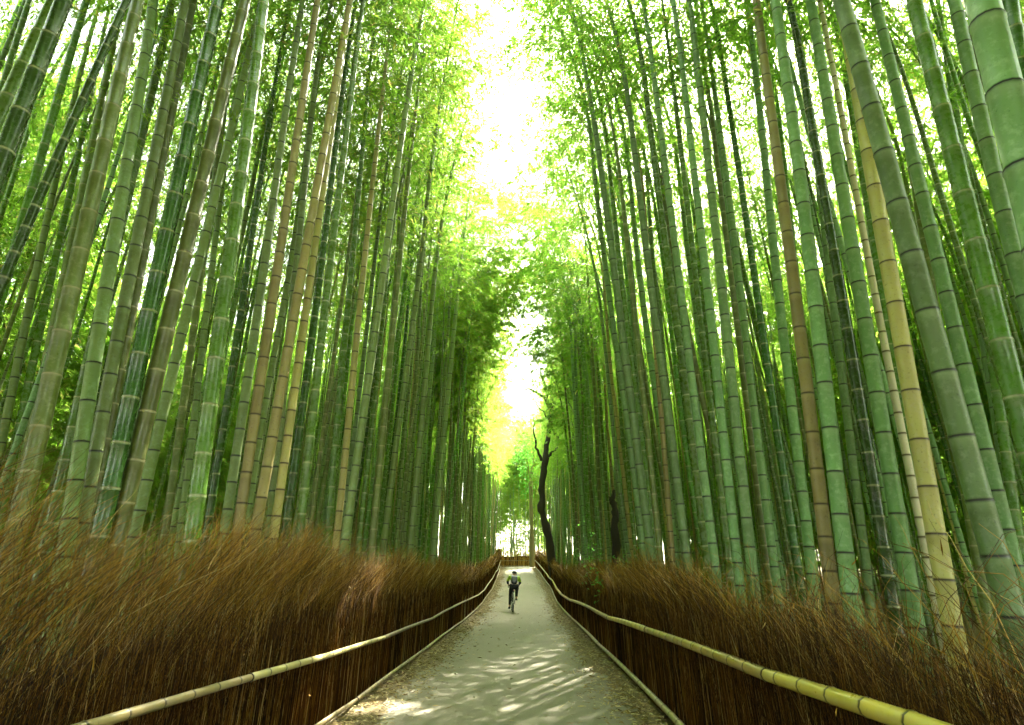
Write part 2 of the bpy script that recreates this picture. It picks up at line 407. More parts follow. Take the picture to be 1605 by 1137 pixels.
    for s_ in ([21.0] if curve is None and side < 0 else []):
        x, y, nx, ny = pos(np.array([s_])); g = float(ground(x, y)[0]); h_ = float(np.interp(s_, YR, zr))
        px_, py_ = float(x[0] - nx[0] * .06), float(y[0])
        pm = MB(); pm.tubes(np.stack([np.full(6, px_ + side * .035), np.full(6, py_), g + np.linspace(-.1, h_ + .16, 6)], -1), np.array([.024, .0235, .023, .0225, .022, .021]), 9, np.linspace(0, 2.6, 6), cap=True)
        po = pm.build('post', M['rail_grey'], root)
        tm = MB()
        for k in range(4):
            a = np.linspace(0, 2 * np.pi, 15); tm.tubes(np.stack([px_ + .010 * side + .068 * np.cos(a), py_ + .012 * (k - 1.5) + .02 * np.cos(a), g + h_ + .056 * np.sin(a)], -1), np.full(15, .0035), 5)
        tm.build('binding', M['bark_dark'], po)
    return root

fence(-1, 'tall feathery golden-brown brushwood fence with two pale bamboo rails left of the path', .6, 64.5)
fence(1, 'ragged brown brushwood fence with a thick yellow top rail right of the path', .6, 62.5)
def end_curve(s):
    u = s - 40.0; n_ = np.ones_like(s)
    return -1.25 + u * .97, 64.6 + 2.4 * np.sin(np.clip(u / 9, 0, 1) * 1.5), n_ * -.15, n_ * .99
fence(-1, 'short orange-brown brushwood fence closing off the far end of the path', 40.0, 48.5, end_curve)

# ------------------------------------------------------------------ bamboo
CROWN_L = 8.5
def crown_curve(bend, s):
    """top of a stem: starts upright at 0 and arches over toward +x"""
    f = np.asarray(s) / CROWN_L
    return np.stack([bend * f ** 2.2, 0 * f, CROWN_L * (f - .06 * bend / 3 * f ** 3)], -1)

def make_crown(seed, bend, leaves_per=6, big=1.0, mat='leaf', spread=1.0, twigs=(3, 2.6)):
    r = np.random.default_rng(seed)
    br = MB(); lf = MB()
    s = np.arange(.0, CROWN_L - .05, .27)
    LB, LD, LL = [], [], []
    P_all, R_all = [], []
    for k, sk in enumerate(s):
        f = sk / CROWN_L
        c = crown_curve(bend, np.array([sk]))[0]
        nb = 2 if r.random() < .9 else 1
        if f < .22 and r.random() < .35: continue
        az0 = (k % 2) * np.pi + r.normal() * .7
        for b in range(nb):
            az = az0 + (b - .5) * 1.3 + r.normal() * .35
            L = spread * (1.75 * (1 - f) ** .55 + .30) * (.75 + .45 * r.random()) * min(1, .55 + 2.5 * f)
            d = np.array([np.cos(az), np.sin(az), 0])
            tt = np.linspace(0, 1, 6)[:, None]
            el = .75 + .2 * r.normal()
            P = c + d * L * tt * .9 + np.array([0, 0, 1.]) * L * (el * tt - .75 * tt ** 2)
            P_all.append(P); R_all.append(.0065 * (1 - .8 * tt[:, 0]) * (1.1 - .5 * f))
            nt = int(twigs[0] + L * twigs[1])
            for q in range(nt):
                u = .18 + .82 * (q + r.random()) / nt
                j = min(int(u * 5), 4); w = u * 5 - j; p = P[j] * (1 - w) + P[j + 1] * w
                sd = az + (1 if q % 2 else -1) * (.5 + .5 * r.random())
                tl = (.25 + .30 * r.random()) * (1.15 - .5 * u)
                td = np.array([np.cos(sd), np.sin(sd), -.15 + .3 * r.normal()])
                e = p + td * tl
                P_all.append(np.stack([p + (e - p) * x for x in np.linspace(0, 1, 6)])); R_all.append(np.full(6, .0022))
                for fan in range(3):
                    fb = p + (e - p) * (.4 + .3 * fan)
                    m_ = leaves_per
                    ang = sd + r.normal(size=m_) * .75
                    LB.append(np.repeat(fb[None], m_, 0) + r.normal(size=(m_, 3)) * .035)
                    LD.append(np.stack([np.cos(ang), np.sin(ang), -.42 + .38 * r.normal(size=m_)], -1))
                    LL.append((.085 + .065 * r.random(m_)) * big)
    LB = np.concatenate(LB); LD = np.concatenate(LD); LL = np.concatenate(LL)
    lf.leaves(LB, LD, LL, LL * .17, .12)
    br.tubes(np.array(P_all), np.array(R_all), 3)
    return br.mesh('branches', M['branch']), lf.mesh('foliage', M[mat], False), len(LB)

BENDS = [.4, 1.2, 2.3, .8, 3.6, .3]
BENDS += [.9, 1.8, 2.8, 3.8, 5.4]
CROWNS = [make_crown(100 + i, b, 4 if i < 6 else 6 if i < 10 else 4, 1.15 if i < 6 else 2.0 if i < 10 else 2.1, 'leaf', 1.0 if i < 6 else 1.12 if i < 10 else 1.35, (2, 2.15) if i < 6 else (3, 2.6)) for i, b in enumerate(BENDS)]
print('leaves per crown', [c[2] for c in CROWNS])

def internode(z, D):   # joints are close together at the foot of a stem
    return D * (1.4 + 1.55 * min(1, z / 2.5))

def culm_mesh(base, d, length, D, xdir, bend, detail=True, sides=12, crown_len=CROWN_L, wob=.0):
    """stem from base along the unit direction d for `length`, then arching over; returns mesh (local to base) and the crown's frame"""
    d = Vector(d).normalized(); xd = Vector(xdir); xd = (xd - d * xd.dot(d)).normalized(); yd = d.cross(xd)
    Mx = Matrix((xd, yd, d)).transposed()
    tot = length + crown_len
    z = [0.0]
    while z[-1] < tot - .1: z.append(z[-1] + internode(z[-1], max(D, .06)) * random.uniform(.92, 1.08))
    z[-1] = tot
    ss, vv, sc = [], [], []
    prof = ((-.016, 1.01, .98), (-.003, 1.075, .995), (.004, .965, 1.012), (.010, 1.045, 1.03), (.024, .985, 1.10)) if detail else ((0, 1.0, 1.0),)
    for k in range(len(z)):
        for dz, m, dv in prof:
            if (k == 0 and dz < 0) or (k == len(z) - 1 and dz > 0): continue
            ss.append(z[k] + dz); sc.append(m); vv.append(k - 1 + dv)
    ss = np.array(ss); sc = np.array(sc); vv = np.array(vv)
    f = ss / tot
    rad = D / 2 * np.interp(f, [0, .04, .25, .5, .75, 1], [1.08, 1.0, .96, .80, .42, .05]) * sc
    dn = np.array(d)
    low = ss[:, None] * dn
    Mn = np.array(Mx)
    hi = length * dn + crown_curve(bend, np.clip(ss - length, 0, None)) @ Mn.T
    P = np.where((ss <= length)[:, None], low, hi)
    if wob: P = P + wob * np.sin(ss * .8 + random.random() * 6)[:, None] * np.array([random.uniform(-1, 1), random.uniform(-1, 1), 0]) * np.clip(ss / 2, 0, 1)[:, None]
    mb = MB(); mb.tubes(P, rad, sides, vv)
    return mb, Matrix.Translation(d * length) @ Mx.to_4x4()

# stems of the front rows: (x,y at foot) (x,y at head) of the stem in the photograph, width there, own diameter, kind, label
HERO = [
 # ---- left of the path
 (7, 235, 98, 0, 27, .13, 'dark', 'thick dark green bamboo leaning steeply in at the top left corner'),
 (0, 182, 50, 77, 24, .13, 'green', 'mid green bamboo leaning out of the frame beside the dark corner bamboo'),
 (0, 452, 198, 0, 15, .08, 'dark', 'thin blackish bamboo slanting steeply across the paler stems at far left'),
 (27, 372, 137, 0, 14, .10, 'green', 'narrow green bamboo standing behind the slanting blackish bamboo'),
 (45, 745, 217, 0, 28, .14, 'olive', 'thick olive bamboo with pale joints, first big stem from the left edge'),
 (118, 770, 240, 0, 23, .13, 'glaucous', 'pale grey-green bamboo, left stem of the pale pair with black joints'),
 (143, 750, 290, 0, 21, .125, 'glaucous', 'pale grey-green bamboo, right stem of the pale pair with black joints'),
 (168, 785, 343, 0, 28, .14, 'dark', 'thickest dark green bamboo behind the left fence with a bright lit edge'),
 (202, 765, 385, 0, 26, .135, 'olive', 'thick olive-brown bamboo just right of the thickest dark green stem'),
 (313, 757, 414, 0, 26, .135, 'green', 'broad green bamboo with a shining right edge standing alone between thin stems'),
 (363, 757, 474, 7, 15, .10, 'glaucous', 'slim pale grey-green bamboo just left of the first tan stem'),
 (384, 757, 498, 0, 17, .11, 'tan', 'tan dead bamboo, leftmost of the three tan stems behind the left fence'),
 (430, 757, 505, 20, 13, .10, 'glaucous', 'slim pale bamboo squeezed between two tan stems'),
 (414, 757, 540, 50, 17, .115, 'tan', 'reddish tan bamboo, middle one of the three tan stems behind the left fence'),
 (441, 757, 546, 20, 14, .10, 'tan', 'pale tan bamboo, right-hand one of the three tan stems behind the left fence'),
 (458, 757, 552, 40, 13, .10, 'dark', 'slim dark green bamboo with white joints right of the tan stems'),
 (478, 757, 560, 60, 14, .10, 'green', 'slim green bamboo beside the dark one right of the tan stems'),
 (44, 716, 180, 60, 17, .13, 'olive', 'greyish olive bamboo half hidden behind the first big olive stem'),
 (232, 750, 400, 40, 17, .12, 'glaucous', 'pale bamboo catching bright sunlight behind the thick olive-brown stem'),
 (155, 750, 303, 0, 19, .12, 'olive', 'yellowish olive bamboo in the gap left of the thickest dark stem'),
 (111, 690, 262, 40, 18, .13, 'green', 'green bamboo mostly hidden behind the pale grey-green pair'),
 (10, 650, 128, 100, 12, .10, 'glaucous', 'thin pale bamboo near the left edge behind the big stems'),
 (28, 690, 160, 60, 12, .10, 'green', 'thin green bamboo near the left edge with a neighbour on each side'),
 (270, 757, 368, 60, 12, .10, 'olive', 'thin olive bamboo left of the broad shining green stem'),
 (292, 757, 372, 100, 11, .10, 'glaucous', 'thin pale bamboo touching the broad shining green stem at its foot'),
 (336, 757, 450, 10, 12, .10, 'dark', 'thin dark bamboo just right of the broad shining green stem'),
 (540, 716, 604, 100, 11, .10, 'tan', 'slender reddish tan bamboo standing apart, midway along the left fence'),
 (553, 760, 650, 80, 13, .11, 'glaucous', 'tall pale green bamboo right of the slender reddish tan one'),
 (520, 770, 585, 40, 11, .10, 'green', 'slender green bamboo just left of the slender reddish tan one'),
 (590, 780, 655, 120, 11, .11, 'olive', 'slender olive bamboo two stems right of the slender reddish tan one'),
 (651, 770, 702, 200, 10, .11, 'glaucous', 'slender pale bamboo in the middle distance on the left'),
 (688, 770, 735, 260, 9, .11, 'glaucous', 'pale far bamboo whose top nods over the path from the left'),
 # ---- right of the path
 (1608, 285, 1534, 0, 53, .16, 'glaucous', 'huge pale green bamboo filling the top right corner, widest stem of all'),
 (1625, 250, 1583, 0, 26, .13, 'dark', 'dark green bamboo cut off by the right edge beside the huge pale stem'),
 (1600, 430, 1502, 34, 25, .14, 'glaucous', 'mottled pale green bamboo just left of the huge corner stem'),
 (1540, 795, 1317, 0, 37, .15, 'glaucous', 'big mottled blue-green bamboo leaning left above the straggling twigs'),
 (1548, 720, 1370, 0, 23, .13, 'glaucous', 'narrower blue-green bamboo running behind the big mottled leaning one'),
 (1606, 680, 1432, 0, 33, .15, 'green', 'thick smooth vivid green bamboo with faint pale joints on the right'),
 (1482, 925, 1352, 190, 29, .14, 'tan', 'thick yellow-ochre bamboo behind the twigs at right'),
 (1462, 925, 1320, 190, 13, .07, 'cream', 'thin bleached cream-white bamboo leaning behind the right fence'),
 (1420, 890, 1270, 0, 25, .135, 'glaucous', 'thick blue-green bamboo immediately left of the bleached white one'),
 (1305, 930, 1186, 0, 22, .125, 'tan', 'tall tan bamboo with dark joints between two blue-green stems on the right'),
 (1337, 950, 1216, 0, 26, .135, 'glaucous', 'clean pale blue-green bamboo just right of the tall tan one'),
 (1383, 850, 1240, 0, 19, .12, 'dark', 'dark green bamboo with pale joints just left of the thick blue-green stem'),
 (1172, 830, 1082, 0, 17, .12, 'glaucous', 'straight blue-green bamboo, right one of two equal stems near the fence bend'),
 (1150, 830, 1058, 0, 15, .11, 'glaucous', 'straight blue-green bamboo, left one of two equal stems near the fence bend'),
 (1115, 840, 1010, 0, 14, .11, 'glaucous', 'slim blue-green bamboo with a dark green stem close behind it'),
 (1012, 800, 907, 0, 14, .12, 'glaucous', 'tall pale bamboo arching toward the sky gap, near the black tree'),
 (1066, 800, 964, 0, 14, .12, 'glaucous', 'pale bamboo rising left of the yellow stem on the right'),
 (1098, 800, 994, 0, 14, .12, 'green', 'green bamboo rising just right of the yellow stem'),
 (1203, 800, 1110, 60, 13, .11, 'glaucous', 'slim blue-green bamboo right of the two equal stems'),
 (1237, 800, 1118, 0, 13, .11, 'dark', 'slim dark green bamboo with white joints, second left of the tall tan one'),
 (1262, 820, 1170, 0, 16, .12, 'glaucous', 'blue-green bamboo half hidden behind the tall tan one'),
 (1346, 800, 1255, 60, 13, .11, 'glaucous', 'slim blue-green bamboo between the clean pale one and the dark one'),
 (1440, 800, 1325, 120, 14, .11, 'green', 'bright green slim bamboo running beside the bleached white one'),
 (1050, 830, 1000, 200, 9, .09, 'tan', 'thin yellow bamboo in the middle distance on the right'),
 (1190, 790, 1100, 60, 11, .10, 'olive', 'slim olive bamboo behind the two equal blue-green stems'),
 (1290, 820, 1200, 0, 13, .12, 'green', 'green bamboo showing in the gap just left of the clean pale one'),
 (1505, 720, 1400, 100, 14, .12, 'olive', 'slim olive bamboo seen between the big mottled stem and the vivid green one'),
 (1575, 740, 1462, 40, 15, .12, 'glaucous', 'blue-green bamboo standing behind the vivid green one'),
 (1140, 860, 1040, 0, 12, .10, 'green', 'slim green bamboo just left of the left one of two equal stems'),
 (1030, 830, 950, 60, 10, .10, 'olive', 'slim olive bamboo left of the thin yellow one'),
 (1590, 800, 1480, 60, 17, .13, 'green', 'green bamboo at the right edge behind the tangle of twigs'),
]
placed = []        # ground positions taken by stems
BGROUP = 'bamboo stems of the front rows'

def add_children(root, ci, frame, leafmat=None, scale=1.0):
    br, lf, _ = CROWNS[ci]
    for nm, me in (('branches', br), ('foliage', lf)):
        o = link(nm, me, root); o.matrix_local = frame
        if leafmat and nm == 'foliage':
            o.material_slots[0].link = 'OBJECT'; o.material_slots[0].material = M[leafmat]

for (xb, yb, xt, yt, w, D, kind, label) in HERO:
    dep = D * F / w
    Pb = at_depth(xb, yb, dep)
    for it in range(6):           # keep every foot clear of the brushwood
        Pt = at_y(xt, yt, Pb[1]); d = (Pt - Pb); d /= np.linalg.norm(d)
        gz = float(ground(Pb[0], Pb[1])); base = Pb - d * (Pb[2] - gz) / d[2]
        lim = 2.12
        off = abs(base[0] - float(cx(base[1])))
        if off >= lim: break
        k = lim / off * 1.01; dep *= k; D *= k; Pb = at_depth(xb, yb, dep)
    side = -1 if base[0] < 0 else 1
    ci = random.randrange(6); bend = BENDS[ci]
    length = random.uniform(8.2, 9.6) if base[1] < 9 else random.uniform(7.6, 9.0)
    root = empty('bamboo', (base[0], base[1], float(ground(base[0], base[1])) - .03)); tag(root, label, 'bamboo', BGROUP)
    mb, fr = culm_mesh(base, d, length, D, (-side, random.uniform(-.6, .6), 0), bend, True, 14, wob=.012)
    mb.build('culm', M['pale' if kind == 'glaucous' and side < 0 else kind], root)
    add_children(root, ci, fr, 'leaf_yellow' if side < 0 and random.random() < .4 else None)
    placed.append((base[0], base[1], .30))

ARCH = set()
for k, (sd, y_) in enumerate([(1, 15.5), (1, 19.6), (-1, 22.4), (1, 24.6), (-1, 27), (-1, 33), (-1, 38.5), (1, 41), (-1, 41.6), (1, 43.6), (-1, 45), (1, 48.5), (-1, 48.3), (1, 51.5), (-1, 52), (1, 55), (-1, 55.2), (-1, 58), (1, 57.8), (1, 60.5), (-1, 62)]):
    x_ = float(np.interp(y_, CYK, CXK)) + sd * (2.3 if sd < 0 else 3.0 if y_ < 35 else 2.45); placed.append((x_, y_, .35)); ARCH.add((round(x_, 4), round(y_, 4)))
# ---- the rest of the grove: a few stems copied many times
def free(x, y, rr):
    if not len(placed): return True
    a = np.array(placed); return np.all((a[:, 0] - x) ** 2 + (a[:, 1] - y) ** 2 > np.maximum(rr, a[:, 2] * .8) ** 2)
spots = [(p[0], p[1]) for p in placed if (round(p[0], 4), round(p[1], 4)) in ARCH]
def scatter(n, fx, fy, rr, tries=30):
    for _ in range(n):
        for _t in range(tries):
            x, y = fx(), fy()
            # keep the stems outside the fences and the near foreground as open as it is
            if abs(x - float(np.interp(y, CYK, CXK))) < 2.16 and y < 68: continue
            if y > 62 and abs(x) < 2.3 + (0 if y < 80 else -2): continue
            if free(x, y, rr):
                placed.append((x, y, rr)); spots.append((x, y)); break
def cxf(y): return float(np.interp(y, CYK, CXK))
random.seed(5)
for sd in (-1, 1):
    yv = [0]
    def fy(a, b, p=1.0):
        def f(): yv[0] = a + (b - a) * random.random() ** p; return yv[0]
        return f
    def sc(n, a, b, o0, o1, rr):
        c = 0
        for _ in range(n * 6):
            if c >= n: break
            y = random.uniform(a, b); x = cxf(y) + sd * random.uniform(o0, o1)
            if sd > 0 and y > 24 and abs(x - cxf(y)) < 2.95: continue
            if free(x, y, rr): placed.append((x, y, rr)); spots.append((x, y)); c += 1
    sc(34, 9, 20, 2.2, 4.2, .40)
    sc(135, 18, 63, 2.2, 4.0, .38)
    sc(30, 4.5, 12, 4.0, 9.0, .7)
    sc(270, 7, 64, 4.0, 9.5, .48)
    sc(560, 3, 68, 9.0, 24, .70)
    sc(700, 2, 90, 22, 60, 1.0)
    sc(150, -26, 1.0, 2.4, 14, .8)
for _ in range(170):
    x, y = random.uniform(-5, 7), random.uniform(69.5, 96)
    if free(x, y, .75): placed.append((x, y, .75)); spots.append((x, y))
# beyond the end of the path the stand is open and bright
for _ in range(1700):
    x, y = random.uniform(-26, 26), random.uniform(69, 120)
    if abs(x) < 2.4 and y < 80: continue
    if abs(x) < 4 and random.random() < .2: continue
    if free(x, y, 1.05): placed.append((x, y, 1.05)); spots.append((x, y))
    if len(spots) > 4000: break

PROTO = []
for i in range(11):
    D = [.088, .104, .092, .078, .110, .082, .095, .085, .10, .09, .09][i]; H = [8.6, 9.2, 8.2, 8.8, 9.6, 7.8, 8.4, 9.0, 8.0, 7.4, 6.4][i]
    mb, fr = culm_mesh((0, 0, 0), (0, 0, 1), H, D, (1, 0, 0), BENDS[i], True, 8, wob=.03)
    PROTO.append((mb.mesh('culm', M['glaucous']), fr))
KINDS_L = ['pale'] * 8 + ['glaucous'] * 3 + ['green'] * 4 + ['olive'] * 5 + ['dark'] * 1 + ['tan'] * 1
KINDS = ['glaucous'] * 9 + ['green'] * 5 + ['olive'] * 3 + ['dark'] * 1 + ['tan'] * 1
WORD = {'pale': 'pale grey-green', 'glaucous': 'blue-green', 'green': 'mid green', 'olive': 'olive', 'dark': 'dark green', 'tan': 'tan'}

def visible_size(x, y):
    px, py, dd = project((x, y, float(ground(x, y)) + 4))
    if y < 1 or px < -30 or px > 1635: return 0
    off = abs(x - cxf(y)) - 2.0
    return 1 / dd / (1 + .16 * max(off, 0))
spots.sort(key=lambda p: -visible_size(*p))
def hides_tree(x, y):
    if y < 1: return False
    px = project((x, y, float(ground(x, y)) + 3))[0]
    return (y < 37.5 and 840 < px < 874) or (y < 19.6 and 952 < px < 973)
spots = [p for p in spots if not hides_tree(*p)]
SAZ, SEL = R(26), R(48)
SUNV = np.array([math.sin(SAZ) * math.cos(SEL), math.cos(SAZ) * math.cos(SEL), math.sin(SEL)])
def gpt(px, py):         # the point of the path seen at a pixel
    r = ray(px, py); ds = np.linspace(2, 70, 3000); P = np.array([0, 0, CAMZ]) + ds[:, None] * r
    return P[np.argmax(P[:, 2] < ground(P[:, 0], P[:, 1]))]
# gaps in the leaves that let the sun down: where its light lands, and how wide the gap is
GAPS = [(np.array([-1.86, y_, z_]), .36) for y_, z_ in ((6.2, .2), (6.9, .55), (7.6, .95), (8.2, 1.3), (8.8, 1.7))]
GAPS += [(gpt(590, 1112), .30), (gpt(625, 1112), .22), (gpt(802, 1112), .13), (gpt(858, 1112), .17), (gpt(835, 912), .6), (gpt(860, 912), .6)]
def lane(x, y):
    vx, vy = x + 1.86, y - 7.3; return vx * math.sin(SAZ) + vy * math.cos(SAZ), vx * math.cos(SAZ) - vy * math.sin(SAZ)
def in_core(x, y):
    al, la = lane(x, y); return 9 < al < 15.5 and abs(la) < .42 and random.random() < .85
def crown_in_lane(x, y):
    al, la = lane(x, y); return 5 < al < 18 and -1.3 < la < .1
spots = [p for p in spots if not in_core(*p)]
NTHING = 300 - len(HERO)
first = {}
for n, (x, y) in enumerate(spots[:NTHING]):
    i = random.choice([2, 4, 4, 2, 1, 4, 9]) if y > 22 else random.randrange(6); side = -1 if x < cxf(y) else 1; kind = random.choice(KINDS_L if side < 0 else KINDS)
    left_ = NTHING - n
    if side > 0 and 9 < y < 25 and abs(x - cxf(y)) < 4.4: i = random.choice([2, 4, 4])
    if (round(x, 4), round(y, 4)) in ARCH: i = 10 if y > 17 else 4
    for m_ in range(10):
        if m_ not in first and (left_ <= 12 or (y > 22 and m_ >= 6)): i = m_; break
    off = abs(x - cxf(y)) - 2
    zone = ('close behind the near half of the %s fence' if y < 22 and off < 2.3 else 'crowded beside the far half of the %s fence' if y >= 22 else 'in the second rows well behind the %s fence') % ('left' if side < 0 else 'right')
    lab = 'slim %s bamboo %s' % (WORD[kind], zone)
    grp = '%s bamboos %s' % (WORD[kind], zone)
    sc_ = random.uniform(.88, 1.12) if off < 2.3 else random.uniform(.68, .98)
    key = i
    if key not in first:
        root = empty('bamboo'); c = link('culm', PROTO[i][0], root); c.material_slots[0].link = 'OBJECT'
        add_children(root, i, PROTO[i][1]); first[key] = root
        for ch in root.children:
            if ch.name.startswith('foliage'): ch.material_slots[0].link = 'OBJECT'
    else:
        src = first[key]; root = src.copy(); COL.objects.link(root)
        for ch in src.children:
            c2 = ch.copy(); COL.objects.link(c2); c2.parent = root
    for ch in root.children:
        if ch.name.startswith('culm'): ch.material_slots[0].material = M[kind]
        if ch.name.startswith('foliage'): ch.material_slots[0].material = M['leaf_yellow' if (side < 0 and random.random() < .4) else 'leaf']
    tag(root, lab, 'bamboo', grp)
    root.location = (x, y, float(ground(x, y)) - .04)
    rz = (0 if side < 0 else math.pi) + random.gauss(0, .7 if y < 23 else .35)
    tilt = Vector((-side * abs(random.gauss(.015, .03)), random.gauss(0, .025), 1)).to_track_quat('Z', 'Y')
    root.rotation_mode = 'QUATERNION'
    root.rotation_quaternion = Vector((0, 0, 1)).rotation_difference(Vector((-side * abs(random.gauss(.02, .03)), random.gauss(0, .025), 1))) @ Quaternion((0, 0, 1), rz)
    root.scale = (sc_,) * 3
print('spots', len(spots), 'things', NTHING + len(HERO))

# ---- everything deeper in: one mass, stems and foliage instanced on the points of one mesh
rest = [p for p in spots[NTHING:] if not crown_in_lane(*p)]
bpy.context.view_layer.update()
print('GAPS', [tuple(np.round(p, 2)) for p, r in GAPS])
CO = {}
for o in [o for o in bpy.data.objects if o.name.startswith(('foliage', 'branches')) and o.parent not in first.values()]:
    mw = np.array(o.matrix_world); c0 = mw[:3, :3] @ np.array([0, 0, CROWN_L / 2]) + mw[:3, 3]
    near = [(p, r) for p, r in GAPS if np.linalg.norm(np.cross(c0 - p, SUNV)) < 6.5]
    if not near: continue
    me_ = o.data
    if me_.name not in CO:
        a_ = np.empty(len(me_.vertices) * 3, np.float32); me_.vertices.foreach_get('co', a_); CO[me_.name] = a_.reshape(-1, 4 if me_.name.startswith('foliage') else 18, 3)
    lv = CO[me_.name]; cw = lv.mean(1) @ mw[:3, :3].T + mw[:3, 3]; keep = np.ones(len(cw), bool)
    for p, r in near: keep &= np.linalg.norm(np.cross(cw - p, SUNV), axis=1) > r
    if keep.all() or (nvl := len(lv)) < 200: continue
    if keep.sum() < 120: bpy.data.objects.remove(o); continue
    mb = MB(); k_ = lv[keep]; nv = k_.shape[1]
    if nv == 4: mb.add(k_, np.arange(len(k_) * 4).reshape(-1, 4))
    else:
        i_ = np.arange(len(k_) * 18).reshape(-1, 6, 3); mb.add(k_, np.stack([i_[:, :-1], np.roll(i_[:, :-1], -1, 2), np.roll(i_[:, 1:], -1, 2), i_[:, 1:]], -1))
    o.data = mb.mesh(me_.name.split('.')[0], me_.materials[0], nv != 4)
def deep_scale(x, y):        # younger, shorter stems with leaves low down fill the deep of the grove and the far end
    off = abs(x - cxf(y)) - 2
    if y > 66: return random.uniform(1.0, 1.25) if random.random() < .6 else random.uniform(.4, .9)
    if off > 20: return random.uniform(.38, .95)
    if off > 8: return random.uniform(.55, 1.05)
    return random.uniform(.85, 1.12)
def sink(x, y):
    off = abs(x - cxf(y)) - 2
    return random.uniform(0, 8.5) * (1 if random.random() < (.75 if y < 66 or y > 98 else .45) else 0) if off > 15 or y > 72 else random.uniform(0, 4.5) if off > 8 else .04
me = bpy.data.meshes.new('bamboo_grove')
me.vertices.add(len(rest)); co = np.array([(x, y, float(ground(x, y)) - sink(x, y)) for x, y in rest])
me.vertices.foreach_set('co', co.astype(np.float32).ravel())
rot = np.array([(random.gauss(0, .03), random.gauss(0, .03), (0 if x < cxf(y) else math.pi) + random.gauss(0, 1.0)) for x, y in rest])
for nm, tp, val in (('rot', 'FLOAT_VECTOR', rot), ('scl', 'FLOAT', np.array([deep_scale(x, y) for x, y in rest])), ('kind', 'INT', np.array([random.choice([6, 7, 8, 9]) if abs(x - cxf(y)) > 10 or y > 66 or y < 2 else random.randrange(6) for x, y in rest]))):
    a = me.attributes.new(nm, tp, 'POINT'); a.data.foreach_set('vector' if tp == 'FLOAT_VECTOR' else 'value', (val.astype(np.float32) if tp != 'INT' else val.astype(np.int32)).ravel())
grove = link('bamboo_grove', me)
tag(grove, 'mass of countless thin bamboo stems and leaves deep behind both fences', 'bamboo grove', kind='stuff')
ng = bpy.data.node_groups.new('grove_stems', 'GeometryNodeTree')
ng.interface.new_socket('Geometry', in_out='INPUT', socket_type='NodeSocketGeometry'); ng.interface.new_socket('Geometry', in_out='OUTPUT', socket_type='NodeSocketGeometry')
gi = ng.nodes.new('NodeGroupInput'); go = ng.nodes.new('NodeGroupOutput'); jn = ng.nodes.new('GeometryNodeJoinGeometry')
def named(nm, tp):
    a = ng.nodes.new('GeometryNodeInputNamedAttribute'); a.data_type = tp; a.inputs['Name'].default_value = nm; return a.outputs['Attribute']
r_, s_, k_ = named('rot', 'FLOAT_VECTOR'), named('scl', 'FLOAT'), named('kind', 'INT')
GK = {6: 'pale', 7: 'green', 8: 'olive', 9: 'glaucous', 10: 'pale', 0: 'green', 1: 'pale', 2: 'glaucous', 3: 'olive', 4: 'green', 5: 'tan'}
for i in range(10):
    cmp_ = ng.nodes.new('FunctionNodeCompare'); cmp_.data_type = 'INT'; cmp_.operation = 'EQUAL'
    ng.links.new(k_, cmp_.inputs[2]); cmp_.inputs[3].default_value = i
    parts = ng.nodes.new('GeometryNodeJoinGeometry')
    for ch in first[i].children:
        if ch.name.startswith('branches'): continue
        ob = ng.nodes.new('GeometryNodeObjectInfo'); ob.inputs['Object'].default_value = ch; ob.inputs['As Instance'].default_value = False
        tr = ng.nodes.new('GeometryNodeTransform')
        smt = ng.nodes.new('GeometryNodeSetMaterial'); smt.inputs['Material'].default_value = M[GK[i]] if ch.name.startswith('culm') else M['leaf_deep']
        if ch.name.startswith('foliage'):
            tr.inputs['Translation'].default_value = PROTO[i][1].to_translation(); tr.inputs['Rotation'].default_value = PROTO[i][1].to_euler()
        ng.links.new(ob.outputs['Geometry'], tr.inputs['Geometry']); ng.links.new(tr.outputs[0], smt.inputs['Geometry']); ng.links.new(smt.outputs[0], parts.inputs[0])
    iop = ng.nodes.new('GeometryNodeInstanceOnPoints')
    ng.links.new(gi.outputs[0], iop.inputs['Points']); ng.links.new(cmp_.outputs[0], iop.inputs['Selection']); ng.links.new(parts.outputs[0], iop.inputs['Instance'])
    e2r = ng.nodes.new('FunctionNodeEulerToRotation'); ng.links.new(r_, e2r.inputs[0]); ng.links.new(e2r.outputs[0], iop.inputs['Rotation']); ng.links.new(s_, iop.inputs['Scale'])
    ng.links.new(iop.outputs[0], jn.inputs[0])
ng.links.new(jn.outputs[0], go.inputs[0])
md = grove.modifiers.new('stems', 'NODES'); md.node_group = ng

# ------------------------------------------------------------------ trees and plants
def limb(mb, pts, radii, n=18, wob=.02, sides=9, seed=0):
    r = np.random.default_rng(seed); pts = np.array(pts, float)
    t_ = np.linspace(0, 1, len(pts)); u = np.linspace(0, 1, n)
    P = np.stack([smooth_interp(u, t_, pts[:, k], .25 / len(pts)) for k in range(3)], -1); P[0] = pts[0]; P[-1] = pts[-1]
    P[1:-1] += r.normal(size=(n - 2, 3)) * wob
    mb.tubes(P, np.interp(u, np.linspace(0, 1, len(radii)), radii) * (1 + .10 * r.normal(size=n)), sides)
    return P

def leafy(mb, cen, rad, n, size, wr=.45, seed=0):
    r = np.random.default_rng(seed)
    B = np.array(cen) + r.normal(size=(n, 3)) * rad * .5
    D = r.normal(size=(n, 3)) * np.array([1, 1, .5])
    L = size * (.7 + .6 * r.random(n)); mb.leaves(B, D, L, L * wr, .1)

